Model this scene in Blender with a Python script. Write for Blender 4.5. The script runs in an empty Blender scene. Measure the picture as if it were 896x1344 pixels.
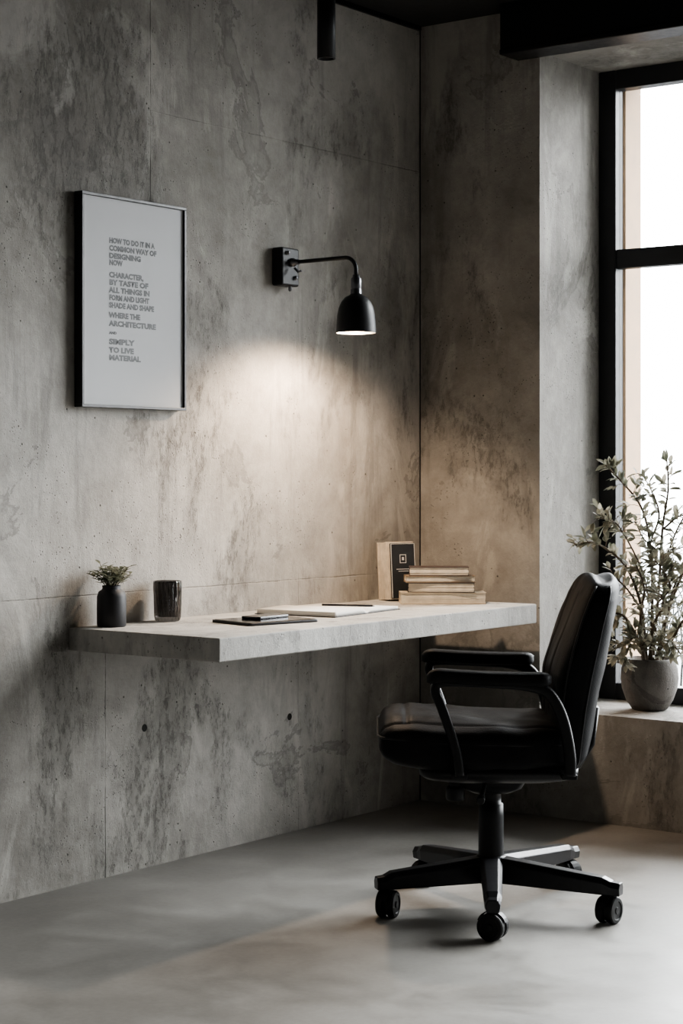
import bpy, bmesh, math, random
from mathutils import Vector, Matrix, noise as mnoise
random.seed(7)
scene = bpy.context.scene
COL = scene.collection

# ------------------------------------------------------------------ helpers
class NT:
    def __init__(s, name):
        s.m = bpy.data.materials.new(name); s.m.use_nodes = True
        s.t = s.m.node_tree; s.n = s.t.nodes; s.n.clear()
        s.out = s.n.new('ShaderNodeOutputMaterial')
    def l(s, a, b): s.t.links.new(a, b)
    def setv(s, sock, v):
        if isinstance(v, bpy.types.NodeSocket): s.l(v, sock)
        elif v is not None: sock.default_value = v
    def coord(s, scale=(1,1,1), loc=(0,0,0), rot=(0,0,0)):
        tc = s.n.new('ShaderNodeTexCoord'); mp = s.n.new('ShaderNodeMapping')
        mp.inputs['Scale'].default_value = scale; mp.inputs['Location'].default_value = loc
        mp.inputs['Rotation'].default_value = rot
        s.l(tc.outputs['Object'], mp.inputs['Vector']); return mp.outputs[0]
    def noise(s, vec, scale, detail=4, rough=.5, dist=0.):
        n = s.n.new('ShaderNodeTexNoise'); s.l(vec, n.inputs['Vector'])
        n.inputs['Scale'].default_value = scale; n.inputs['Detail'].default_value = detail
        n.inputs['Roughness'].default_value = rough; n.inputs['Distortion'].default_value = dist
        return n.outputs['Fac']
    def voro(s, vec, scale, feature='F1'):
        n = s.n.new('ShaderNodeTexVoronoi'); n.feature = feature; s.l(vec, n.inputs['Vector'])
        n.inputs['Scale'].default_value = scale
        return n.outputs['Distance']
    def math(s, op, a, b=None, c=None, clamp=False):
        n = s.n.new('ShaderNodeMath'); n.operation = op; n.use_clamp = clamp
        s.setv(n.inputs[0], a)
        if b is not None: s.setv(n.inputs[1], b)
        if c is not None: s.setv(n.inputs[2], c)
        return n.outputs[0]
    def mr(s, v, a, b, c=0., d=1.):
        n = s.n.new('ShaderNodeMapRange'); n.interpolation_type = 'SMOOTHSTEP'
        s.setv(n.inputs['Value'], v)
        n.inputs['From Min'].default_value = a; n.inputs['From Max'].default_value = b
        n.inputs['To Min'].default_value = c; n.inputs['To Max'].default_value = d
        return n.outputs[0]
    def ramp(s, v, stops):
        n = s.n.new('ShaderNodeValToRGB'); s.l(v, n.inputs[0])
        e = n.color_ramp.elements
        while len(e) < len(stops): e.new(.5)
        for el, (p, c) in zip(e, stops):
            el.position = p; el.color = (*c, 1) if len(c) == 3 else c
        return n.outputs[0]
    def mix(s, f, a, b, mode='MIX'):
        n = s.n.new('ShaderNodeMix'); n.data_type = 'RGBA'; n.blend_type = mode
        s.setv(n.inputs[0], f)
        s.setv(n.inputs[6], a if isinstance(a, bpy.types.NodeSocket) else (*a, 1))
        s.setv(n.inputs[7], b if isinstance(b, bpy.types.NodeSocket) else (*b, 1))
        return n.outputs[2]
    def sep(s, vec):
        n = s.n.new('ShaderNodeSeparateXYZ'); s.l(vec, n.inputs[0]); return n.outputs
    def bsdf(s, color, rough=.6, metal=0., bump=None, bstr=.3, bdist=.01, spec=.5, **kw):
        b = s.n.new('ShaderNodeBsdfPrincipled')
        s.setv(b.inputs['Base Color'], color if isinstance(color, bpy.types.NodeSocket) else (*color, 1))
        s.setv(b.inputs['Roughness'], rough); s.setv(b.inputs['Metallic'], metal)
        b.inputs['Specular IOR Level'].default_value = spec
        for k, v in kw.items(): s.setv(b.inputs[k.replace('_', ' ')], v)
        if bump is not None:
            bp = s.n.new('ShaderNodeBump'); bp.inputs['Strength'].default_value = bstr
            bp.inputs['Distance'].default_value = bdist
            s.l(bump, bp.inputs['Height']); s.l(bp.outputs[0], b.inputs['Normal'])
        s.l(b.outputs[0], s.out.inputs[0]); return s.m

def simple(name, color, rough=.5, metal=0., var=.12, nscale=40, bstr=.1, spec=.5, **kw):
    t = NT(name); v = t.coord()
    n = t.noise(v, nscale, 5, .6)
    c2 = tuple(c*(1-var) for c in color); c3 = tuple(min(1, c*(1+var)) for c in color)
    col = t.ramp(n, [(.3, c2), (.7, c3)])
    r = t.mr(n, .2, .8, max(0, rough-.05), min(1, rough+.05))
    return t.bsdf(col, r, metal, n, bstr, .002, spec, **kw)

def concrete(name, dark, mid, light, seams=(), stain=1., rough=.85, pit=1., off=(.37,.21,.13)):
    t = NT(name); v = t.coord(loc=off, rot=(.21, .13, .17))
    n1 = t.noise(v, .85, 4, .5, .3)
    n2 = t.noise(v, 3.0, 9, .68, .25)
    n3 = t.noise(v, 15, 12, .75)
    s = t.math('ADD', t.math('MULTIPLY', n1, .46), t.math('ADD', t.math('MULTIPLY', n2, .37), t.math('MULTIPLY', n3, .17)))
    col = t.ramp(s, [(.39, dark), (.49, mid), (.59, light)])
    vs = t.coord(scale=(6, 6, .6), loc=off, rot=(math.radians(9), 0, 0))
    st = t.noise(vs, 1.6, 9, .68, .25)
    col = t.mix(t.math('MULTIPLY', t.mr(st, .52, .66), .42), col, tuple(c*.55 for c in mid))
    vs2 = t.coord(scale=(2.2, 2.2, .8), loc=(off[0]+4, off[1]+2, off[2]), rot=(math.radians(-32), 0, 0))
    st2 = t.noise(vs2, 1.9, 10, .66, .9)
    col = t.mix(t.math('MULTIPLY', t.mr(st2, .47, .36), .45), col, tuple(min(1, c*1.18) for c in light))
    f1 = t.noise(t.coord(scale=(1.3, 1.3, .8), loc=off), 1.7, 7, .62, .5)
    f2 = t.noise(t.coord(scale=(1, 1, .45), loc=off), 40, 10, .8)
    patch = t.math('MULTIPLY', t.mr(f1, .51, .65), t.mr(f2, .48, .62))
    col = t.mix(t.math('MULTIPLY', patch, .68*stain), col, tuple(c*.34 for c in mid))
    col = t.mix(t.math('MULTIPLY', t.mr(f1, .53, .69), .48*stain), col, tuple(c*.50 for c in mid))
    f3 = t.noise(v, 2.1, 10, .62, .5)
    edge = t.math('MULTIPLY', t.mr(f3, .60, .607), t.mr(f3, .64, .61))
    col = t.mix(t.math('MULTIPLY', edge, .45*stain), col, tuple(c*.5 for c in mid))
    col = t.mix(t.math('MULTIPLY', t.mr(f3, .61, .62), .18*stain), col, tuple(c*.6 for c in mid))
    vm = t.noise(v, 4.5, 7, .68)
    vp = t.coord(scale=(1, 1, .8), loc=off, rot=(.1,.2,.3))
    vd = t.voro(vp, 115)
    gate = t.mr(t.noise(v, 60, 2, .5), .46, .60)
    pits = t.math('MULTIPLY', t.math('MULTIPLY', t.mr(vd, .32, .12), gate), t.mr(vm, .48, .62))
    vd2 = t.voro(v, 24); pits2 = t.math('MULTIPLY', t.mr(vd2, .10, .05), t.mr(t.noise(v, 11, 3, .5), .50, .58))
    allp = t.math('MAXIMUM', pits, pits2)
    col = t.mix(t.math('MULTIPLY', allp, .68*pit), col, tuple(c*.15 for c in mid))
    h = t.math('SUBTRACT', t.math('ADD', t.math('MULTIPLY', n3, .35), t.math('ADD', t.math('MULTIPLY', st2, .5), t.math('MULTIPLY', n2, .4))),
               t.math('ADD', t.math('MULTIPLY', allp, .3*pit), t.math('MULTIPLY', patch, .2)))
    if seams:
        sp = t.sep(t.coord()); wob = t.math('MULTIPLY', t.math('SUBTRACT', t.noise(v, 9, 5, .6), .5), .009)
        inter = t.mr(t.noise(v, 7, 5, .65), .42, .58, .12, 1.)
        for ax, c, w, lo, hi, strength in seams:
            other = sp[2] if ax != 2 else sp[1]
            d = t.math('ABSOLUTE', t.math('SUBTRACT', t.math('ADD', sp[ax], wob), c))
            m = t.mr(d, w, w*.3)
            rng = t.math('MULTIPLY', t.math('GREATER_THAN', other, lo), t.math('LESS_THAN', other, hi))
            m = t.math('MULTIPLY', t.math('MULTIPLY', m, rng), inter)
            col = t.mix(t.math('MULTIPLY', m, strength), col, tuple(c_*.2 for c_ in mid))
            h = t.math('SUBTRACT', h, t.math('MULTIPLY', m, .35))
    r = t.mr(n2, .3, .7, rough-.12, rough+.08)
    return t.bsdf(col, r, 0, h, .6, .02, .3)

def mkobj(name, bm, mats, parent=None, smooth=False, bevel=0, subsurf=0, angle=40):
    me = bpy.data.meshes.new(name)
    bmesh.ops.recalc_face_normals(bm, faces=bm.faces[:])
    bm.to_mesh(me); bm.free()
    ob = bpy.data.objects.new(name, me); COL.objects.link(ob)
    for m in (mats if isinstance(mats, (list, tuple)) else [mats]): me.materials.append(m)
    if bevel:
        b = ob.modifiers.new('bevel', 'BEVEL'); b.width = bevel; b.segments = 3
        b.limit_method = 'ANGLE'; b.angle_limit = math.radians(angle)
        b.harden_normals = False
    if subsurf:
        s = ob.modifiers.new('sub', 'SUBSURF'); s.levels = subsurf; s.render_levels = subsurf
    if smooth or subsurf:
        for p in me.polygons: p.use_smooth = True
    if parent: ob.parent = parent
    return ob

def empty(name, loc=(0,0,0), rz=0):
    e = bpy.data.objects.new(name, None); COL.objects.link(e)
    e.location = loc; e.rotation_euler = (0,0,rz); e.empty_display_size = .1
    return e

def addbox(bm, x0, x1, y0, y1, z0, z1, mat=0, M=None):
    vs = [bm.verts.new((x, y, z)) for x in (x0, x1) for y in (y0, y1) for z in (z0, z1)]
    if M is not None:
        for v in vs: v.co = M @ v.co
    for f in [(0,1,3,2),(4,6,7,5),(0,4,5,1),(2,3,7,6),(0,2,6,4),(1,5,7,3)]:
        fc = bm.faces.new([vs[i] for i in f]); fc.material_index = mat
    return vs

def box(name, x0, x1, y0, y1, z0, z1, mat, parent=None, bevel=.003):
    bm = bmesh.new(); addbox(bm, x0, x1, y0, y1, z0, z1)
    return mkobj(name, bm, mat, parent, bevel=bevel)

def loftrings(bm, rings, closed=True, cap=True, mat=0):
    R = [[bm.verts.new(p) for p in r] for r in rings]
    n = len(R[0])
    for a, b in zip(R[:-1], R[1:]):
        for i in range(n if closed else n-1):
            f = bm.faces.new((a[i], a[(i+1) % n], b[(i+1) % n], b[i])); f.material_index = mat; f.smooth = True
    if cap:
        for r in (R[0], R[-1]):
            try:
                f = bm.faces.new(r); f.material_index = mat
            except Exception: pass
    return R

def lathe(bm, prof, cx=0, cy=0, cz=0, seg=48, mat=0, M=None, cap=False):
    rings = []
    for r, z in prof:
        ring = []
        for i in range(seg):
            a = 2*math.pi*i/seg
            p = Vector((cx+r*math.cos(a), cy+r*math.sin(a), cz+z))
            ring.append(M @ p if M is not None else p)
        rings.append(ring)
    return loftrings(bm, rings, True, cap, mat)

def superpt(a, n=4):
    c, s = math.cos(a), math.sin(a)
    return (math.copysign(abs(c)**(2/n), c), math.copysign(abs(s)**(2/n), s))

def tube(bm, pts, radii, seg=8, mat=0, cap=True):
    pts = [Vector(p) for p in pts]
    if not isinstance(radii, (list, tuple)): radii = [radii]*len(pts)
    T = []
    for i in range(len(pts)):
        d = pts[min(i+1, len(pts)-1)] - pts[max(i-1, 0)]
        T.append(d.normalized() if d.length > 1e-9 else Vector((0,0,1)))
    up = Vector((0,0,1)) if abs(T[0].z) < .9 else Vector((1,0,0))
    N = (up - T[0]*up.dot(T[0])).normalized()
    rings = []
    for i, p in enumerate(pts):
        N = (N - T[i]*N.dot(T[i])).normalized(); B = T[i].cross(N)
        rings.append([p + (N*math.cos(2*math.pi*k/seg) + B*math.sin(2*math.pi*k/seg))*radii[i] for k in range(seg)])
    loftrings(bm, rings, True, cap, mat)

def sweep_xz(bm, pts, y, hw, ht, seg=20, n=3.2, mat=0):
    pts = [Vector((p[0], y + (p[2] if len(p) > 2 else 0), p[1])) for p in pts]
    rings = []
    for i, p in enumerate(pts):
        d = (pts[min(i+1, len(pts)-1)] - pts[max(i-1, 0)]).normalized()
        L = Vector((0,1,0)); N = d.cross(L).normalized()
        w = hw[i] if isinstance(hw, list) else hw; h = ht[i] if isinstance(ht, list) else ht
        rings.append([p + L*w*superpt(2*math.pi*k/seg, n)[0] + N*h*superpt(2*math.pi*k/seg, n)[1] for k in range(seg)])
    loftrings(bm, rings, True, True, mat)

def smoothpath(ctrl, k=8):
    P = [Vector(c) for c in ctrl]; P = [P[0]*2-P[1]] + P + [P[-1]*2-P[-2]]
    out = []
    for i in range(1, len(P)-2):
        for j in range(k):
            t = j/k; a, b, c, d = P[i-1], P[i], P[i+1], P[i+2]
            out.append(.5*((2*b) + (c-a)*t + (2*a-5*b+4*c-d)*t*t + (3*b-a-3*c+d)*t**3))
    out.append(P[-2]); return out

def lerp_table(tab, x):
    if x <= tab[0][0]: return tab[0][1:]
    for a, b in zip(tab[:-1], tab[1:]):
        if x <= b[0]:
            t = (x-a[0])/(b[0]-a[0])
            return tuple(u+(v-u)*t for u, v in zip(a[1:], b[1:]))
    return tab[-1][1:]

# ------------------------------------------------------------------ materials
M_wallL = concrete('concrete_wall_left', (.22,.206,.186), (.36,.343,.315), (.50,.48,.447), stain=1.1,
    seams=[(1, -1.445, .0028, 2.0, 3.0, .75), (1, -1.640, .0028, -1, .70, .8), (1, -.72, .002, -1, .86, .3),
           (2, .84, .003, -9, 0.1, .28), (2, 2.30, .0028, -1.445, .1, .2)])
M_wallB = concrete('concrete_wall_back', (.19,.178,.162), (.30,.285,.263), (.43,.412,.382), stain=1., off=(3.13,1.71,.43))
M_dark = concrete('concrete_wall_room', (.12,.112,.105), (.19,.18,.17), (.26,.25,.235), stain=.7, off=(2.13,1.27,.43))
M_desk = concrete('concrete_desk', (.28,.268,.25), (.41,.395,.37), (.52,.505,.475), stain=.7, off=(1.1,5.2,2.3))
M_ceil = simple('dark_ceiling_paint', (.018,.018,.018), .8)
def floor_mat():
    t = NT('microcement_floor'); v = t.coord(loc=(.3,.2,.37))
    n1 = t.noise(v, .8, 6, .55, .6); n2 = t.noise(v, 4, 9, .65, .5); n3 = t.noise(v, 60, 6, .7)
    s = t.math('ADD', t.math('MULTIPLY', n1, .5), t.math('ADD', t.math('MULTIPLY', n2, .38), t.math('MULTIPLY', n3, .12)))
    col = t.ramp(s, [(.40, (.165,.155,.141)), (.5, (.235,.223,.205)), (.60, (.305,.292,.27))])
    r = t.mr(n2, .3, .7, .34, .58)
    return t.bsdf(col, r, 0, s, .2, .01, .4)
M_floor = floor_mat()
M_black = simple('black_powdercoat', (.010,.010,.011), .45, 0, .15, 200, .08, .3)
M_frame = simple('window_frame_paint', (.018,.019,.021), .45)
M_beige = simple('exterior_reveal_plaster', (.26,.175,.11), .8, nscale=12)
M_beam = simple('blackened_steel', (.010,.010,.011), .45, .2)
M_gun = simple('brushed_gunmetal', (.16,.16,.17), .35, .9)
def leather():
    t = NT('black_leather'); v = t.coord()
    vd = t.voro(v, 260); n = t.noise(v, 9, 5, .6); n2 = t.noise(v, 5, 3, .5, .8)
    h = t.math('ADD', t.math('MULTIPLY', vd, .25), t.math('MULTIPLY', n2, 1.8))
    col = t.ramp(n, [(.3, (.009,.009,.0095)), (.7, (.018,.018,.019))])
    return t.bsdf(col, t.mr(n, .3, .7, .40, .52), 0, h, .3, .006, .5, IOR=1.16)
M_leather = leather()
M_plastic = simple('black_nylon', (.010,.010,.011), .42, 0, .2, 120, .05, .25)
M_base = simple('black_satin_metal', (.018,.018,.020), .34, .3, .15, 90, .04, .4)
M_rubber = simple('caster_rubber', (.008,.008,.008), .55, spec=.3)
M_stitch = simple('piping_leather', (.022,.022,.023), .42, spec=.25)
M_paper = simple('poster_paper', (.53,.535,.545), .7, 0, .03, 6, .02)
M_ink = simple('printed_ink', (.24,.245,.25), .8, 0, .2, 60)
M_page = simple('book_pages', (.72,.66,.56), .85, 0, .15, 30)
M_pagew = simple('notebook_paper', (.74,.73,.70), .8, 0, .03, 20)

# ------------------------------------------------------------------ room shell
CAM = Vector((3.885, -5.633, 1.2))
H = 2.83; XR = 4.7; YB = -7.0
box('wall_left', -.35, 0, YB, 0, 0, H, M_wallL, bevel=0)
box('floor', -.35, XR+.3, YB-.3, .62, -.15, 0, M_floor, bevel=0)
box('ceiling', -.35, XR+.3, YB-.3, .75, H, H+.15, M_ceil, bevel=0)
WX0, WX1, SZ, LZ = .508, 4.4, .37, 2.67
box('wall_back', -.35, WX0, 0, .62, 0, H, M_wallB, bevel=0)
box('wall_back.001', WX0, WX1, 0, .62, 0, SZ, M_wallB, bevel=0)
box('wall_back.002', WX0, WX1, 0, .62, LZ, H, M_wallB, bevel=0)
box('wall_back.003', WX1, XR+.3, 0, .62, 0, H, M_wallB, bevel=0)
box('wall_right', XR, XR+.3, YB, 0, 0, H, M_dark, bevel=0)
box('wall_front', -.35, XR+.3, YB-.3, YB, 0, H, M_dark, bevel=0)

def glassmat():
    t = NT('window_glass')
    tr = t.n.new('ShaderNodeBsdfTransparent'); tr.inputs[0].default_value = (.97,.98,.98,1)
    gl = t.n.new('ShaderNodeBsdfGlossy'); gl.inputs['Roughness'].default_value = .02
    fr = t.n.new('ShaderNodeFresnel'); fr.inputs[0].default_value = 1.3
    mx = t.n.new('ShaderNodeMixShader'); t.l(fr.outputs[0], mx.inputs[0])
    t.l(tr.outputs[0], mx.inputs[1]); t.l(gl.outputs[0], mx.inputs[2]); t.l(mx.outputs[0], t.out.inputs[0])
    return t.m
M_glass = glassmat()

def window(name, u0, u1, d0, d1, mull):
    e = empty(name)
    bm = bmesh.new()
    def b(ua, ub, z0, z1, da=d0, db=d1): addbox(bm, ua, ub, da, db, z0, z1)
    w = .07
    b(u0, u0+w, SZ, LZ); b(u1-w, u1, SZ, LZ)
    b(u0+w, u1-w, SZ, SZ+.06); b(u0+w, u1-w, LZ-.07, LZ)
    for m in mull: b(m-.03, m+.03, SZ+.06, LZ-.07)
    segs = [u0+w] + sum([[m-.03, m+.03] for m in mull], []) + [u1-w]
    for a, c in zip(segs[0::2], segs[1::2]): b(a, c, 1.945, 2.015, d0+.005, d1-.005)
    mkobj('frame', bm, M_frame, e, bevel=.004)
    bm = bmesh.new(); mid = (d0+d1)/2
    for a, c in zip(segs[0::2], segs[1::2]):
        b(a, c, SZ+.06, 1.945, mid+.002, mid+.006)
        b(a, c, 2.015, LZ-.07, mid+.002, mid+.006)
    mkobj('glass', bm, M_glass, e)
    return e
w1 = window('window_1', WX0, WX1, .418, .478, [1.80, 3.10])
bm = bmesh.new(); addbox(bm, WX0, WX0+.078, .482, .60, SZ, LZ); mkobj('reveal_lining', bm, M_beige, w1)

bm = bmesh.new(); addbox(bm, .42, XR, -.12, -.001, 2.651, H); addbox(bm, .42, XR, -.125, -.12, 2.651, 2.668)
mkobj('ceiling_beam', bm, M_beam, bevel=.003)
box('trim_1', .0005, .0035, -.0035, -.0005, 0, H, M_beam, bevel=0)
box('trim_2', .0005, .014, YB, -.012, 2.814, H-.0005, M_beam, bevel=0)

for i, (y, z) in enumerate([(-1.47, .425), (-.765, .385)]):
    bm = bmesh.new()
    Mx = Matrix.Translation((.0, y, z)) @ Matrix.Rotation(math.pi/2, 4, 'Y')
    lathe(bm, [(.0001, .0008), (.009, .0008), (.0105, .0012), (.0115, .0002)], seg=24, M=Mx)
    mkobj('formwork_tie_hole' + ('.001' if i else ''), bm, simple('tie_hole_shadow', (.02,.019,.017), .9), smooth=True)

# outside: low terrace with a clump of ornamental grass
box('terrace_ground', -4, 6, .63, 4.2, -.2, -.02, simple('terrace_paving', (.08,.078,.076), .9, nscale=6), bevel=0)
bm = bmesh.new(); rg = random.Random(5)
for i in range(110):
    cx = rg.uniform(-.55, .35); cy = rg.uniform(2.2, 2.9)
    h = rg.uniform(.55, 1.05); a = rg.uniform(0, 6.28); sp_ = rg.uniform(.15, .6)
    P = [Vector((cx + math.cos(a)*sp_*u*u, cy + .5*math.sin(a)*sp_*u*u, -.02 + h*(u*1.25 - .35*u*u*u*(1+sp_)))) for u in [k/8 for k in range(9)]]
    tube(bm, P, [.007*(1-u*.85) for u in [k/8 for k in range(9)]], 4)
mkobj('ornamental_grass', bm, simple('dry_grass', (.035,.037,.036), .9, spec=.1), smooth=True)

# ------------------------------------------------------------------ desk
bm = bmesh.new(); addbox(bm, .0, .574, -1.79, -.13, .684, .75)
mkobj('floating_concrete_desk', bm, M_desk, bevel=.004)

# ------------------------------------------------------------------ poster
e = empty('framed_poster', (0, -1.543, 1.7035))
hw, hh = .226, .3135
bm = bmesh.new()
for (y0,y1,z0,z1) in [(-hw,hw,hh-.009,hh), (-hw,hw,-hh,-hh+.009), (-hw,-hw+.009,-hh+.009,hh-.009), (hw-.009,hw,-hh+.009,hh-.009)]:
    addbox(bm, .0015, .034, y0, y1, z0, z1)
mkobj('frame', bm, simple('poster_frame_black', (.015,.015,.017), .35), e, bevel=.0012)
bm = bmesh.new(); addbox(bm, .012, .026, -hw+.009, hw-.009, -hh+.009, hh-.009); mkobj('print', bm, M_paper, e)
lines = [(311,.96,'HOW TO DO IT IN A'),(321,1,'COMMON WAY OF'),(331,.66,'DESIGNING'),(340,.28,'NOW'),
         (356,.72,'CHARACTER,'),(366,.82,'BY TASTE OF'),(376,.86,'ALL THINGS IN'),(386,.84,'FORM AND LIGHT'),(396,.95,'SHADE AND SHAPE'),
         (409,.66,'WHERE THE'),(420,1.0,'ARCHITECTURE'),(431,.16,'AND'),
         (444,.54,'SIMPLY'),(455,.52,'TO LIVE'),(465,.66,'MATERIAL')]
for i, (py, fw, txt) in enumerate(lines):
    cu = bpy.data.curves.new('poster_text', 'FONT'); cu.body = txt; cu.size = .0215 if fw > .2 else .011
    cu.offset = .0013 if fw > .2 else .0006; cu.resolution_u = 2
    to = bpy.data.objects.new('tmp', cu); COL.objects.link(to)
    bpy.context.view_layer.update()
    me = bpy.data.meshes.new_from_object(to.evaluated_get(bpy.context.evaluated_depsgraph_get()))
    bpy.data.objects.remove(to)
    ob = bpy.data.objects.new('text_line_%d' % (i+1), me); COL.objects.link(ob)
    me.materials.clear(); me.materials.append(M_ink)
    xs = [v.co.x for v in me.vertices]; W = max(xs)-min(xs)
    ob.scale = (.205*fw/W, 1, 1); ob.parent = e
    ob.rotation_euler = (math.pi/2, 0, math.pi/2)
    z = 1.2 + (620-py)/2450*5.5 - .016
    ob.location = (.0266, -1.650+1.543, z-1.7035)

# ------------------------------------------------------------------ wall lamp
e = empty('wall_lamp', (0, -.815, 1.893))
bm = bmesh.new(); addbox(bm, .0005, .045, -.046, .046, -.078, .048); mkobj('wall_plate', bm, M_black, e, bevel=.007)
bm = bmesh.new()
for (y, z) in [(-.02,.03), (.022,-.05)]:
    Mx = Matrix.Translation((.045, y, z)) @ Matrix.Rotation(math.pi/2, 4, 'Y')
    lathe(bm, [(.007,0),(.007,.006),(.004,.010),(.0001,.010)], seg=20, M=Mx)
Mx = Matrix.Translation((.045, .005, 0)) @ Matrix.Rotation(math.pi/2, 4, 'Y')
lathe(bm, [(.014,0),(.014,.010),(.009,.014),(.009,.03),(.0001,.03)], seg=24, M=Mx)
Mx = Matrix.Translation((.03, .015, -.078)) @ Matrix.Rotation(math.pi, 4, 'X')
lathe(bm, [(.006,0),(.006,.012),(.003,.016),(.0001,.016)], seg=16, M=Mx)
tube(bm, [(.06,.002,-.02),(.075,.002,-.034),(.088,.002,-.03)], .004, 8)
mkobj('fittings', bm, M_gun, e, smooth=True)
pa = [(.05,.005,0),(.12,.004,0),(.2,.002,0),(.27,0,0)]
for k in range(1, 9):
    a = k/8*math.pi/2
    pa.append((.27+.043*math.sin(a), 0, -.043+.043*math.cos(a)))
pa.append((.313,0,-.07))
bm = bmesh.new(); tube(bm, pa, .0066, 14); mkobj('arm', bm, M_black, e, smooth=True)
bm = bmesh.new()
lathe(bm, [(.0001,-.058),(.011,-.058),(.012,-.066),(.017,-.07),(.0175,-.10),(.0155,-.103),(.0175,-.106),(.0175,-.124),(.021,-.128)], cx=.313, seg=32)
mkobj('socket', bm, M_gun, e, smooth=True)
prof_o = [(.018,-.120),(.022,-.124),(.036,-.131),(.048,-.146),(.056,-.165),(.061,-.19),(.0635,-.22),(.0645,-.245)]
prof_i = [(.0625,-.245),(.0615,-.22),(.059,-.19),(.054,-.166),(.046,-.149),(.034,-.134),(.02,-.128),(.0001,-.127)]
bm = bmesh.new()
lathe(bm, prof_o, cx=.313, seg=64, mat=0); lathe(bm, [prof_o[-1], prof_i[0]], cx=.313, seg=64, mat=0)
lathe(bm, prof_i, cx=.313, seg=64, mat=1)
mkobj('shade', bm, [M_black, simple('shade_white_inner', (.75,.72,.66), .5)], e, smooth=True)
t = NT('warm_bulb'); em = t.n.new('ShaderNodeEmission'); em.inputs[0].default_value = (1,.80,.60,1); em.inputs[1].default_value = 25
t.l(em.outputs[0], t.out.inputs[0])
bm = bmesh.new(); lathe(bm, [(.0001,-.128),(.014,-.13),(.016,-.145),(.026,-.168),(.028,-.18),(.023,-.192),(.012,-.199),(.0001,-.2)], cx=.313, seg=32)
mkobj('bulb', bm, t.m, e, smooth=True)
L = bpy.data.lights.new('lamp_spot', 'SPOT'); L.energy = 52; L.color = (1,.76,.55); L.shadow_soft_size = .022
L.spot_size = math.radians(150); L.spot_blend = .7
lo = bpy.data.objects.new('lamp_spot', L); COL.objects.link(lo); lo.parent = e; lo.location = (.313, 0, -.230)
lo.rotation_euler = (0, math.radians(20), 0)

# ------------------------------------------------------------------ ceiling spot
e = empty('ceiling_spotlight', (.296, -.95, 2.507))
bm = bmesh.new()
lathe(bm, [(.024,.004),(.024,.0),(.029,.0),(.029,.20),(.027,.202),(.027,.32)], seg=48)
lathe(bm, [(.0001,.012),(.020,.010),(.024,.004)], seg=48)
mkobj('can_body', bm, M_black, e, smooth=True)
bm = bmesh.new(); lathe(bm, [(.0001,.318),(.04,.318),(.04,.3225),(.0001,.3225)], seg=40); mkobj('ceiling_rose', bm, M_black, e)

# ------------------------------------------------------------------ desk plant
def leaf(bm, p, d, nrm, L, W, mat=0, bend=.2):
    d = d.normalized(); s = d.cross(nrm)
    if s.length < 1e-5: s = d.cross(Vector((1,0,0)))
    s.normalize(); n = s.cross(d).normalized()
    prof = [(0,.06),(.2,.6),(.45,1),(.7,.8),(.88,.4),(1,.0)]
    rows = []
    for u, w in prof:
        c = p + d*L*u - n*L*bend*u*u
        if w == 0: rows.append([bm.verts.new(c)])
        else: rows.append([bm.verts.new(c - s*W*.5*w + n*W*.18*w), bm.verts.new(c), bm.verts.new(c + s*W*.5*w + n*W*.18*w)])
    for a, b in zip(rows[:-1], rows[1:]):
        if len(b) == 3:
            for i in (0, 1):
                f = bm.faces.new((a[i], a[i+1], b[i+1], b[i])); f.material_index = mat; f.smooth = True
        else:
            for i in (0, 1):
                f = bm.faces.new((a[i], a[i+1], b[0])); f.material_index = mat; f.smooth = True
def leafmat(name, c1, c2, c3):
    t = NT(name); v = t.coord(); n = t.noise(v, 18, 3, .5)
    col = t.ramp(n, [(.35, c1), (.5, c2), (.66, c3)])
    b = t.n.new('ShaderNodeBsdfPrincipled'); t.l(col, b.inputs['Base Color']); b.inputs['Roughness'].default_value = .5
    tl = t.n.new('ShaderNodeBsdfTranslucent'); t.l(col, tl.inputs[0])
    mx = t.n.new('ShaderNodeMixShader'); mx.inputs[0].default_value = .3
    t.l(b.outputs[0], mx.inputs[1]); t.l(tl.outputs[0], mx.inputs[2]); t.l(mx.outputs[0], t.out.inputs[0])
    return t.m
M_leafs = leafmat('small_plant_leaf', (.11,.12,.085), (.21,.22,.16), (.36,.37,.28))
e = empty('small_potted_plant', (.068, -1.683, .75))
bm = bmesh.new()
lathe(bm, [(.0001,0),(.040,0),(.0425,.004),(.043,.05),(.0425,.088),(.038,.102),(.029,.108),(.0265,.112),(.0275,.120),(.0235,.120),(.0225,.108),(.0001,.106)], seg=56)
mkobj('jar', bm, simple('matte_charcoal_ceramic', (.018,.018,.021), .6), e, smooth=True)
bm = bmesh.new(); lathe(bm, [(.0001,.105),(.0225,.109)], seg=24); mkobj('soil', bm, simple('soil', (.03,.022,.015), .95), e)
bm = bmesh.new()
for i in range(22):
    a = i*2.4; tilt = .25 + .85*(i/22)
    h = random.uniform(.045, .078)*(1.15-tilt*.35); rr = .076*tilt
    end = Vector((math.cos(a)*rr*.66, math.sin(a)*rr, .112+h)); st = Vector((math.cos(a)*.008, math.sin(a)*.008, .108))
    midp = st.lerp(end, .5)+Vector((0,0,.01))
    tube(bm, [st, midp, end], [.0016,.0013,.001], 6, 1)
    for j in range(9):
        u = .35+.65*j/8; p = st.lerp(end, u)
        aa = a + j*2.2; d = Vector((math.cos(aa), math.sin(aa), .35+random.uniform(-.2,.4)))
        if p.x < -.03: d.x = abs(d.x)
        leaf(bm, p, d, Vector((0,0,1)), random.uniform(.018,.029), random.uniform(.011,.015), 0, .1)
mkobj('foliage', bm, [M_leafs, simple('small_stem', (.12,.11,.06), .7)], e)

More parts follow.
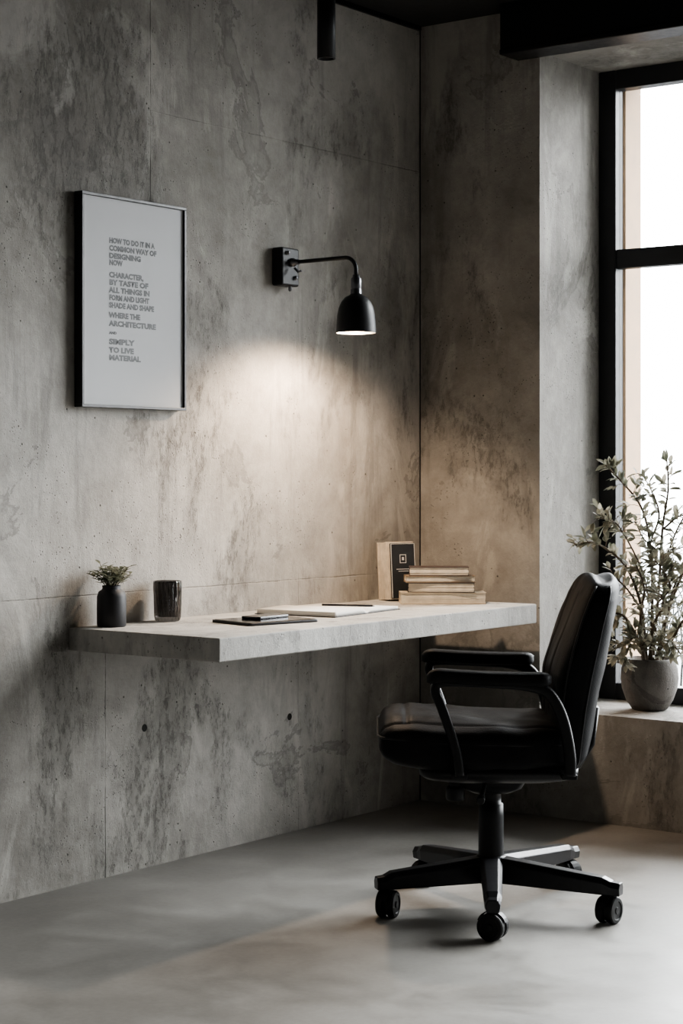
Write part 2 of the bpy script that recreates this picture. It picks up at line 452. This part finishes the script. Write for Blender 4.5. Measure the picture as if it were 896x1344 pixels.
# ------------------------------------------------------------------ tumbler
def tumglass():
    t = NT('smoked_glass')
    return t.bsdf((.15,.145,.145), .04, 0, None, spec=.5, Transmission_Weight=1.0, IOR=1.45)
e = empty('ribbed_glass_tumbler', (.064, -1.437, .75))
bm = bmesh.new()
seg = 144
def rr_(r, z, amp):
    out = []
    for i in range(seg):
        a = 2*math.pi*i/seg; q = r + amp*(abs(math.cos(9*a+z*14))*2-1)
        out.append(Vector((q*math.cos(a), q*math.sin(a), z)))
    return out
prof = [(.001,0,0),(.034,0,0),(.037,.004,.0012)] + [(.0378+.0035*k/10, .004+.108*k/10, .0028) for k in range(1,10)] + [(.0425,.118,.0008),(.0425,.122,0),(.0395,.122,0)] + \
       [(.038,.115,0),(.035,.05,0),(.033,.02,0),(.029,.015,0),(.001,.014,0)]
loftrings(bm, [rr_(*p) for p in prof], True, True)
mkobj('glass_body', bm, tumglass(), e, smooth=True)

# ------------------------------------------------------------------ tablet
e = empty('tablet_computer', (.325, -1.29, .75), math.radians(-14))
def roundrect(hx, hy, r, z, k=6):
    out = []
    for cx, cy, a0 in [(hx-r,hy-r,0),(-hx+r,hy-r,90),(-hx+r,-hy+r,180),(hx-r,-hy+r,270)]:
        for j in range(k+1):
            a = math.radians(a0+90*j/k); out.append(Vector((cx+r*math.cos(a), cy+r*math.sin(a), z)))
    return out
def slab(bm, hx, hy, r, z0, z1, mat=0, b=.001):
    loftrings(bm, [roundrect(hx-b,hy-b,r,z0), roundrect(hx,hy,r,z0+b), roundrect(hx,hy,r,z1-b), roundrect(hx-b,hy-b,r,z1)], True, True, mat)
bm = bmesh.new(); slab(bm, .098, .13, .012, .0, .0085); mkobj('tablet_body', bm, simple('tablet_aluminium', (.03,.03,.032), .4, .5), e)
bm = bmesh.new(); slab(bm, .093, .125, .009, .0086, .0096, 0, .0002); mkobj('tablet_screen', bm, simple('tablet_screen_glass', (.006,.006,.007), .1), e)
bm = bmesh.new(); slab(bm, .036, .074, .009, .0097, .0175, 0); 
for v in bm.verts: v.co = Matrix.Rotation(.25,4,'Z') @ v.co + Vector((-.04,.03,0))
mkobj('smartphone_on_tablet', bm, simple('phone_black', (.012,.012,.014), .15), e)

# ------------------------------------------------------------------ open notebook
e = empty('open_notebook', (.225, -.845, .75), math.radians(6))
bm = bmesh.new(); slab(bm, .150, .208, .004, 0, .0025, 0, .0005); mkobj('cover', bm, simple('notebook_black_cover', (.02,.02,.02), .6), e)
bm = bmesh.new()
for sgn, th in ((-1, .018), (1, .011)):
    rings = []
    for k in range(15):
        u = k/14; y = sgn*(.002+.198*u)
        z = .0026 + th*(math.sin(min(1,u*5)*math.pi/2))*(1-.25*u)
        rings.append([Vector((-.144, y, .0026)), Vector((.144, y, .0026)), Vector((.144, y, z)), Vector((-.144, y, z))])
    loftrings(bm, rings, True, True)
mkobj('pages', bm, M_pagew, e)
bm = bmesh.new(); tube(bm, [(-.05,.04,.0185),(.10,.10,.017)], .0035, 10); tube(bm, [(.10,.10,.017),(.112,.105,.0165)], [.0035,.0005], 10)
mkobj('pencil', bm, M_black, e, smooth=True)

# ------------------------------------------------------------------ books
VR = Vector((math.cos(math.radians(37)), math.sin(math.radians(37)), 0))
e = empty('book_stack', (.295, -.300, .75), math.radians(37))
covers = [(.46,.39,.30), (.035,.03,.027), (.22,.16,.11), (.07,.05,.042)]
dims = [(.146,.054,.040,2,.004), (.114,.052,.033,-3,.0), (.118,.050,.024,4,-.006), (.102,.050,.030,-2,-.008)]
z = 0
for i, ((hx, hy, th, rot, dx), cc) in enumerate(zip(dims, covers)):
    bm = bmesh.new(); M4 = Matrix.Translation((dx, 0, z)) @ Matrix.Rotation(math.radians(rot), 4, 'Z')
    cvr = .0025
    addbox(bm, -hx, hx, -hy, hy, 0.0002, cvr, 0, M4); addbox(bm, -hx, hx, -hy, hy, th-cvr, th-.0002, 0, M4)
    addbox(bm, -hx, hx, hy-.003, hy, cvr, th-cvr, 0, M4)
    nL = 7
    for k in range(nL):
        z0 = cvr + (th-2*cvr)*k/nL; z1 = cvr + (th-2*cvr)*(k+.9)/nL
        q = random.uniform(.002, .004)
        addbox(bm, -hx+q, hx-q, -hy+q, hy-.003, z0, z1, 1, M4)
    addbox(bm, -hx+.006, hx-.006, -hy+.006, hy-.003, cvr, th-cvr, 1, M4)
    mkobj('book_%d' % (i+1), bm, [simple('book_cover_%d' % i, cc, .6), M_page], e)
    z += th
e = empty('desk_sign_block', (.093, -.274, .75), math.radians(37))
Mr = Matrix.Rotation(math.radians(31), 4, 'Z') @ Matrix.Rotation(math.radians(-4), 4, 'X')
bm = bmesh.new(); nL = 8
for k in range(nL):
    y0 = -.034 + .074*k/nL
    q = random.uniform(0, .003)
    addbox(bm, -.054+q, .054-q, y0, y0+.074/nL*.8, .004, .206-q, 0, Mr)
addbox(bm, -.050, .050, -.032, .036, .006, .198, 0, Mr)
mkobj('wood_block', bm, simple('pale_wood', (.60,.53,.44), .7, 0, .2, 25), e, bevel=0)
bm = bmesh.new(); addbox(bm, -.048, .053, -.042, -.035, .008, .200, 0, Mr); mkobj('plaque', bm, simple('plaque_black', (.028,.03,.032), .5), e, bevel=.002)
bm = bmesh.new()
Mi = Mr @ Matrix.Translation((.002, -.0425, .0))
for (x0,x1,z0,z1) in [(-.013,.013,.158,.160),(-.013,.013,.130,.132),(-.013,-.011,.130,.160),(.011,.013,.130,.160),(-.004,.004,.140,.151),
                      (-.028,.028,.108,.110),(-.02,.022,.101,.103),
                      (-.049,-.047,.010,.198),(.048,.0495,.010,.198),(-.049,.0495,.1965,.198)]:
    addbox(bm, x0, x1, -.0004, .0004, z0, z1, 0, Mi)
mkobj('sign_graphics', bm, M_pagew, e)

# ------------------------------------------------------------------ office chair
chair = empty('office_chair', (1.131, -1.297, 0), math.radians(-144))
def g(v, c, w): return math.exp(-((v-c)/w)**2)
seat_tab = [
 (-.195,.205,.512,.425),(-.188,.225,.522,.415),(-.16,.236,.528,.408),(-.08,.248,.530,.405),(.05,.254,.534,.405),(.17,.254,.540,.410),
 (.23,.250,.543,.418),(.27,.244,.540,.428),(.293,.234,.530,.440),(.304,.222,.515,.455),(.310,.205,.500,.470)]
bm = bmesh.new(); rings = []
N = 120; xs = [ -.195+.505*i/60 for i in range(61)]
for x in xs:
    w, zt, zb = lerp_table(seat_tab, x); cz = (zt+zb)/2; hz = (zt-zb)/2
    ring = []
    for k in range(N):
        cx_, sz_ = superpt(2*math.pi*k/N, 4.5)
        y = cx_*w; z = cz+sz_*hz
        if sz_ > .5:
            dome = .012*(1-(y/w)**2) - .010*g(x, -.02, .12)*g(y, 0, .14)
            z += dome - .006*g(abs(y), .195, .006) - .006*g(x, .235, .006)*(abs(y) < .2)
        z += .006*mnoise.noise(Vector((x*12, y*12, 1)))
        y *= 1 - .02*g(z, cz+.012, .004)
        ring.append(Vector((x, y, z)))
    rings.append(ring)
loftrings(bm, rings, True, True)
mkobj('seat', bm, M_leather, chair, smooth=True, subsurf=1)
bm = bmesh.new()
pip = []
for x in xs[2:-1]:
    w, zt, zb = lerp_table(seat_tab, x); pip.append((x, w*.985, (zt+zb)/2+.018))
front = [(xs[-1]+.001, lerp_table(seat_tab, .31)[0]*q, .503) for q in (.9,.5,0,-.5,-.9)]
path = pip + front + [(p[0], -p[1], p[2]) for p in reversed(pip)]
tube(bm, path, .0032, 8)
mkobj('seat_piping', bm, M_stitch, chair, smooth=True)
bm = bmesh.new()
loftrings(bm, [[Vector((-.01+p.x, p.y, z)) for p in roundrect(a, b, .06, 0)] for a, b, z in [(.15,.15,.372),(.195,.20,.385),(.21,.225,.398),(.21,.23,.418)]], True, True)
mkobj('seat_pan', bm, M_plastic, chair)
back_tab = [
 (.405,-.215,.022,.175),(.44,-.218,.040,.205),(.50,-.218,.052,.217),(.58,-.224,.060,.227),(.66,-.236,.064,.234),
 (.74,-.254,.062,.238),(.82,-.274,.056,.238),(.87,-.288,.050,.233),(.90,-.297,.043,.222),(.918,-.302,.034,.206),(.928,-.305,.020,.180)]
bm = bmesh.new(); rings = []
zs = [.405+.523*i/80 for i in range(81)]
for z in zs:
    xc, th, w = lerp_table(back_tab, z); ring = []
    for k in range(160):
        cx_, sy_ = superpt(2*math.pi*k/160, 3.4)
        y = sy_*w; x = xc + cx_*th
        x += .018*(y/w)**2
        if cx_ > .3:
            fade = min(1, max(0, (z-.52)/.1))*min(1, max(0, (.905-z)/.05))
            x += .012*(1-(y/w)**2)
            x -= .010*fade*g(abs(y), .07+.05*(z-.5), .006)
            x -= .008*g(z, .60+.04*(y/w)**2, .006)*(abs(y) < .19)
            x += .008*g(z, .66, .07)
        x += .005*mnoise.noise(Vector((x*9, y*12, z*10)))
        zz = z - .018*(y/w)**2*max(0, (z-.8)/.128) 
        ring.append(Vector((x, y, zz)))
    rings.append(ring)
loftrings(bm, rings, True, True)
mkobj('backrest', bm, M_leather, chair, smooth=True, subsurf=1)
bm = bmesh.new()
for side in (1, -1):
    for off in (-.45, .55):
        pts = []
        for z in zs[3:-2]:
            xc, th, w = lerp_table(back_tab, z)
            pts.append((xc + off*th + .0175, side*w*.982, z-.017*max(0, (z-.8)/.128)))
        tube(bm, pts, .0028, 8)
mkobj('backrest_piping', bm, M_stitch, chair, smooth=True)
bm = bmesh.new()
sweep_xz(bm, [(-.02,.37),(-.10,.373),(-.17,.38),(-.235,.40),(-.272,.46),(-.284,.56)], 0, .04, .010)
mkobj('back_bracket', bm, M_plastic, chair, smooth=True)
AS = -.022
for idx, side in enumerate((1, -1)):
    yy = side*.270
    ctrl = [(.120,.412),(.128,.47),(.150,.54),(.172,.60),(.184,.630),(.178,.650),(.150,.656),(.08,.654),(0,.650),(-.06,.645),(-.100,.634),(-.126,.605),(-.146,.56),(-.160,.50),(-.166,.45),(-.165,.412)]
    P = smoothpath([(a+AS, 0, b) for a, b in ctrl], 5)
    ht = [ .0125 + .003*min(1, max(0, (-.05-p.x)/.05)) for p in P]
    bm = bmesh.new(); sweep_xz(bm, [(p.x, p.z) for p in P], yy, .018, ht, 24)
    mkobj('arm_frame_%d' % (idx+1), bm, M_plastic, chair, smooth=True)
    bm = bmesh.new()
    rings = []
    L0, L1 = .206+AS, -.118+AS
    for k in range(41):
        u = k/40; x = L0 + (L1-L0)*u
        endf = min(1, (min(u, 1-u)/.10)); endf = math.sqrt(max(.02, 1-(1-endf)**2))
        w = .030*endf; h = .019*(.45+.55*endf); zc = .674 - .012*u - .004*math.sin(u*math.pi)
        if u < .12: zc -= .010*((.12-u)/.12)**2
        rings.append([Vector((x, yy + w*superpt(2*math.pi*j/28, 3)[0], zc + h*superpt(2*math.pi*j/28, 3)[1])) for j in range(28)])
    loftrings(bm, rings, True, True)
    mkobj('arm_pad_%d' % (idx+1), bm, M_leather, chair, smooth=True)
    bm = bmesh.new(); addbox(bm, .10+AS, .14+AS, min(yy, side*.20), max(yy, side*.20), .402, .416); addbox(bm, -.185+AS, -.145+AS, min(yy, side*.18), max(yy, side*.18), .400, .414)
    mkobj('arm_mount_%d' % (idx+1), bm, M_plastic, chair, bevel=.003)
bm = bmesh.new()
loftrings(bm, [[Vector((.0+p.x, p.y, z)) for p in roundrect(a, b, .02, 0)] for a, b, z in [(.05,.04,.325),(.08,.06,.34),(.10,.07,.375)]], True, True)
lathe(bm, [(.0001,.31),(.022,.31),(.026,.315),(.026,.345),(.018,.350),(.018,.38)], cx=.10, cy=.055, seg=28)
tube(bm, [(.02,.05,.355),(.03,.15,.352),(.04,.22,.345)], .006, 10)
tube(bm, [(.04,.22,.345),(.043,.25,.342)], [.011,.011], 10)
mkobj('tilt_mechanism', bm, M_plastic, chair, smooth=False, bevel=.003)
bm = bmesh.new()
lathe(bm, [(.0001,.10),(.034,.10),(.035,.12),(.0345,.26),(.033,.292),(.0275,.295),(.0275,.325),(.034,.327),(.034,.336),(.0001,.336)], seg=48)
mkobj('gas_column', bm, M_plastic, chair, smooth=True)
bm = bmesh.new()
lathe(bm, [(.0001,.076),(.036,.076),(.046,.083),(.050,.11),(.047,.142),(.040,.150),(.036,.152),(.0001,.152)], seg=48)
c2_, s2_ = math.cos(math.radians(2)), math.sin(math.radians(2))
wheels = [(a*c2_-b*s2_, a*s2_+b*c2_) for a, b in [(.286,.075),(.028,.33),(-.299,.155),(-.255,-.306),(.165,-.303)]]
for (wx, wy) in wheels:
    L = math.hypot(wx, wy); d = Vector((wx/L, wy/L, 0)); s = Vector((-d.y, d.x, 0)); rings = []
    for k in range(15):
        u = k/14; r = .03 + (L+.034-.03)*u
        w = .032*(1-u)+.023*u; top = .150 - .032*u; bot = .080 - .004*u
        if u > .92: w *= .86; top -= .008
        rings.append([d*r + s*w*.85 + Vector((0,0,bot)), d*r + s*w*1.0 + Vector((0,0,top-.014)), d*r + s*w*.62 + Vector((0,0,top)), d*r - s*w*.62 + Vector((0,0,top)), d*r - s*w + Vector((0,0,top-.014)), d*r - s*w*.85 + Vector((0,0,bot))])
    loftrings(bm, rings, True, True)
for f in bm.faces: f.smooth = False
mkobj('five_star_base', bm, M_base, chair, bevel=.003)
bm = bmesh.new()
for i, (wx, wy) in enumerate(wheels):
    ang = [ -20, 65, 145, 215, 300][i]
    ax = Vector((math.cos(math.radians(ang)), math.sin(math.radians(ang)), 0))
    fwd = Vector((-ax.y, ax.x, 0))
    c = Vector((wx, wy, .036))
    for sg in (-1, 1):
        B = Matrix(((fwd.x, 0, ax.x*sg, c.x), (fwd.y, 0, ax.y*sg, c.y), (0, 1, 0, c.z), (0,0,0,1)))
        lathe(bm, [(.0001,.004),(.032,.004),(.036,.007),(.036,.021),(.033,.025),(.025,.026),(.023,.0235),(.010,.0235),(.008,.026),(.0001,.0265)], seg=40, M=B, mat=0)
    B = Matrix(((fwd.x, 0, ax.x, c.x), (fwd.y, 0, ax.y, c.y), (0, 1, 0, c.z), (0,0,0,1)))
    lathe(bm, [(.0001,-.005),(.030,-.005),(.030,.005),(.0001,.005)], seg=32, M=B, mat=1)
    hood = [c + fwd*.038*math.cos(a) + Vector((0,0,.038*math.sin(a))) for a in [math.radians(q) for q in range(20, 161, 14)]]
    rings = []
    for p in hood:
        rad = (p-c).normalized()
        rings.append([p+ax*.010, p+ax*.010+rad*.003, p-ax*.010+rad*.003, p-ax*.010])
    loftrings(bm, rings, True, True, 1)
    tube(bm, [(wx, wy, .062), (wx, wy, .085)], .008, 12, 1)
mkobj('casters', bm, [M_rubber, M_plastic], chair)
for p in bpy.data.objects['casters'].data.polygons: p.use_smooth = False

# ------------------------------------------------------------------ window plant
VF = Vector((-math.sin(math.radians(37)), math.cos(math.radians(37)), 0))
PX, PY = .813, .235
e = empty('potted_olive_plant', (PX, PY, SZ))
bm = bmesh.new()
prof = [(.0001,0),(.055,0),(.062,.004),(.082,.035),(.096,.075),(.101,.110),(.098,.145),(.090,.170),(.087,.180),(.080,.180),(.080,.165),(.0001,.160)]
lathe(bm, prof, seg=64)
mkobj('planter', bm, concrete('stone_planter', (.07,.066,.06), (.14,.13,.12), (.23,.215,.20), off=(7.1,2.2,1.3)), e, smooth=True)
bm = bmesh.new(); lathe(bm, [(.0001,.166),(.04,.168),(.079,.163)], seg=32); mkobj('soil', bm, simple('planter_soil', (.035,.025,.018), .95), e, smooth=True)
rnd = random.Random(11)
bm = bmesh.new()
def W(dr, dt, z):
    p = VR*dr + VF*dt
    q = Vector((p.x, p.y, z-SZ))
    lim = .375-PY
    if q.y > lim: q.y = lim - rnd.uniform(0, .02)
    if q.x + PX < .56: q.x = .56-PX
    return q
branches = [
 [(0,0,.53),(.01,0,.75),(.0,-.01,.95),(-.03,0,1.08),(-.10,0,1.17),(-.155,-.01,1.225)],
 [(.01,0,.53),(.03,-.01,.78),(.04,-.03,1.0),(.06,-.03,1.14),(.055,-.03,1.245)],
 [(-.01,0,.53),(-.03,-.02,.72),(-.08,-.03,.86),(-.15,-.03,.93),(-.21,-.03,.955),(-.262,-.02,.945)],
 [(.0,0,.75),(-.03,-.02,.86),(-.09,-.02,.98),(-.13,-.02,1.03),(-.185,-.02,1.04)],
 [(.02,0,.53),(.06,-.04,.72),(.12,-.06,.88),(.18,-.08,.98),(.24,-.1,1.02)],
 [(.03,0,.80),(.08,-.04,.98),(.14,-.05,1.10),(.16,-.06,1.20)],
 [(-.02,-.02,.53),(-.05,-.06,.62),(-.10,-.08,.70),(-.145,-.09,.71),(-.165,-.09,.67)],
 [(-.02,-.03,.53),(-.04,-.08,.60),(-.07,-.11,.63),(-.11,-.12,.60),(-.12,-.12,.55)],
 [(.03,-.03,.53),(.07,-.08,.63),(.11,-.10,.70),(.15,-.1,.68)],
 [(.0,-.03,.53),(.03,-.09,.60),(.05,-.12,.62),(.09,-.13,.57)],
 [(.0,0,.95),(.03,-.02,1.05),(.0,-.03,1.14),(-.03,-.03,1.19)],
 [(-.02,-.02,.53),(-.04,-.05,.68),(-.03,-.07,.80),(-.06,-.08,.88)],
 [(.02,-.02,.53),(.05,-.06,.70),(.08,-.07,.82),(.12,-.08,.86)],
 [(.04,-.03,1.0),(.10,-.05,1.05),(.15,-.06,1.03)],
 [(-.03,-.02,.72),(-.09,-.04,.80),(-.14,-.05,.84),(-.17,-.05,.82)],
 [(.0,-.01,.85),(.02,-.04,.92),(-.03,-.06,.97),(-.06,-.06,1.03)],
 [(.03,-.02,.75),(.06,-.07,.80),(.03,-.10,.86),(.0,-.10,.90)],
 [(.0,-.03,.53),(.0,-.07,.66),(.03,-.10,.74),(.02,-.12,.78)],
 [(.05,-.03,.9),(.08,-.05,.93),(.13,-.08,.95)],
]
for bi, br in enumerate(branches):
    P = smoothpath([W(*c) for c in br], 7)
    n = len(P); r0 = .0055 if br[0][2] == .53 else .0032
    tube(bm, P, [r0*(1-.75*i/n)+.0008 for i in range(n)], 7, 1)
    for i in range(max(3, n//6), n):
        p = P[i]; tdir = (P[min(i+1, n-1)]-P[max(i-1,0)]).normalized()
        for s in range(3):
            if rnd.random() < (.42 if p.z > .35 else .2): continue
            rv = Vector((rnd.uniform(-1,1), rnd.uniform(-1,1), rnd.uniform(-.5,.8)))
            d = (rv - tdir*rv.dot(tdir)).normalized()*1.0 + tdir*rnd.uniform(.2,.9)
            if p.y + d.normalized().y*.05 > .385-PY: d.y = -abs(d.y)
            if p.x + PX < .62 and p.y + PY > -.06: d.x = abs(d.x)
            if rnd.random() < .35:
                q = p + d.normalized()*rnd.uniform(.02,.05)
                tube(bm, [p, (p+q)/2+Vector((0,0,.003)), q], [.0013,.001,.0008], 5, 1)
                for _ in range(3):
                    d2 = d.normalized() + Vector((rnd.uniform(-.8,.8), rnd.uniform(-.8,.2), rnd.uniform(-.6,.8)))
                    leaf(bm, p.lerp(q, rnd.uniform(.5,1)), d2, Vector((rnd.uniform(-.5,.5), rnd.uniform(-.8,0), 1)), rnd.uniform(.030,.050), rnd.uniform(.014,.021), 0, rnd.uniform(-.1,.35))
            else:
                leaf(bm, p, d, Vector((rnd.uniform(-.5,.5), rnd.uniform(-.8,0), 1)), rnd.uniform(.030,.055), rnd.uniform(.014,.022), 0, rnd.uniform(-.1,.35))
mkobj('branches_and_leaves', bm, [leafmat('olive_leaf', (.13,.135,.095), (.26,.25,.19), (.48,.44,.35)), simple('olive_bark', (.12,.09,.065), .8)], e)

# ------------------------------------------------------------------ world & light
w = bpy.data.worlds.new('overcast_sky'); scene.world = w; w.use_nodes = True
nt = w.node_tree; nt.nodes.clear()
out = nt.nodes.new('ShaderNodeOutputWorld'); bg = nt.nodes.new('ShaderNodeBackground')
tc = nt.nodes.new('ShaderNodeTexCoord'); sp = nt.nodes.new('ShaderNodeSeparateXYZ'); rp = nt.nodes.new('ShaderNodeValToRGB')
mr = nt.nodes.new('ShaderNodeMapRange'); mr.inputs['From Min'].default_value = -1
nt.links.new(tc.outputs['Generated'], sp.inputs[0]); nt.links.new(sp.outputs[2], mr.inputs['Value']); nt.links.new(mr.outputs[0], rp.inputs[0])
els = rp.color_ramp.elements
els[0].position = .39; els[0].color = (.02,.02,.021,1); els[1].position = .68; els[1].color = (.97,.985,1,1)
x = els.new(.435); x.color = (.12,.122,.125,1)
x = els.new(.50); x.color = (.33,.335,.34,1)
nt.links.new(rp.outputs[0], bg.inputs[0]); bg.inputs[1].default_value = 32
nt.links.new(bg.outputs[0], out.inputs[0])
def portal(loc, rot, sx, sy):
    L = bpy.data.lights.new('window_portal', 'AREA'); L.shape = 'RECTANGLE'; L.size = sx; L.size_y = sy
    L.cycles.is_portal = True
    o = bpy.data.objects.new('window_portal', L); COL.objects.link(o); o.location = loc; o.rotation_euler = rot
portal(((WX0+WX1)/2, .61, (SZ+LZ)/2), (math.radians(-90), 0, 0), WX1-WX0, LZ-SZ)
try:
    scene.view_settings.view_transform = 'AgX'
    scene.view_settings.look = 'AgX - Medium High Contrast'
except Exception as ex: print(ex)

# ------------------------------------------------------------------ camera
cd = bpy.data.cameras.new('camera'); cam = bpy.data.objects.new('camera', cd); COL.objects.link(cam)
cam.location = CAM; cam.rotation_euler = (math.pi/2, 0, math.radians(37))
cd.sensor_fit = 'VERTICAL'; cd.sensor_height = 36; cd.lens = 2450/1344*36
cd.shift_y = -52/1344; cd.clip_start = .05
scene.camera = cam
print('done')
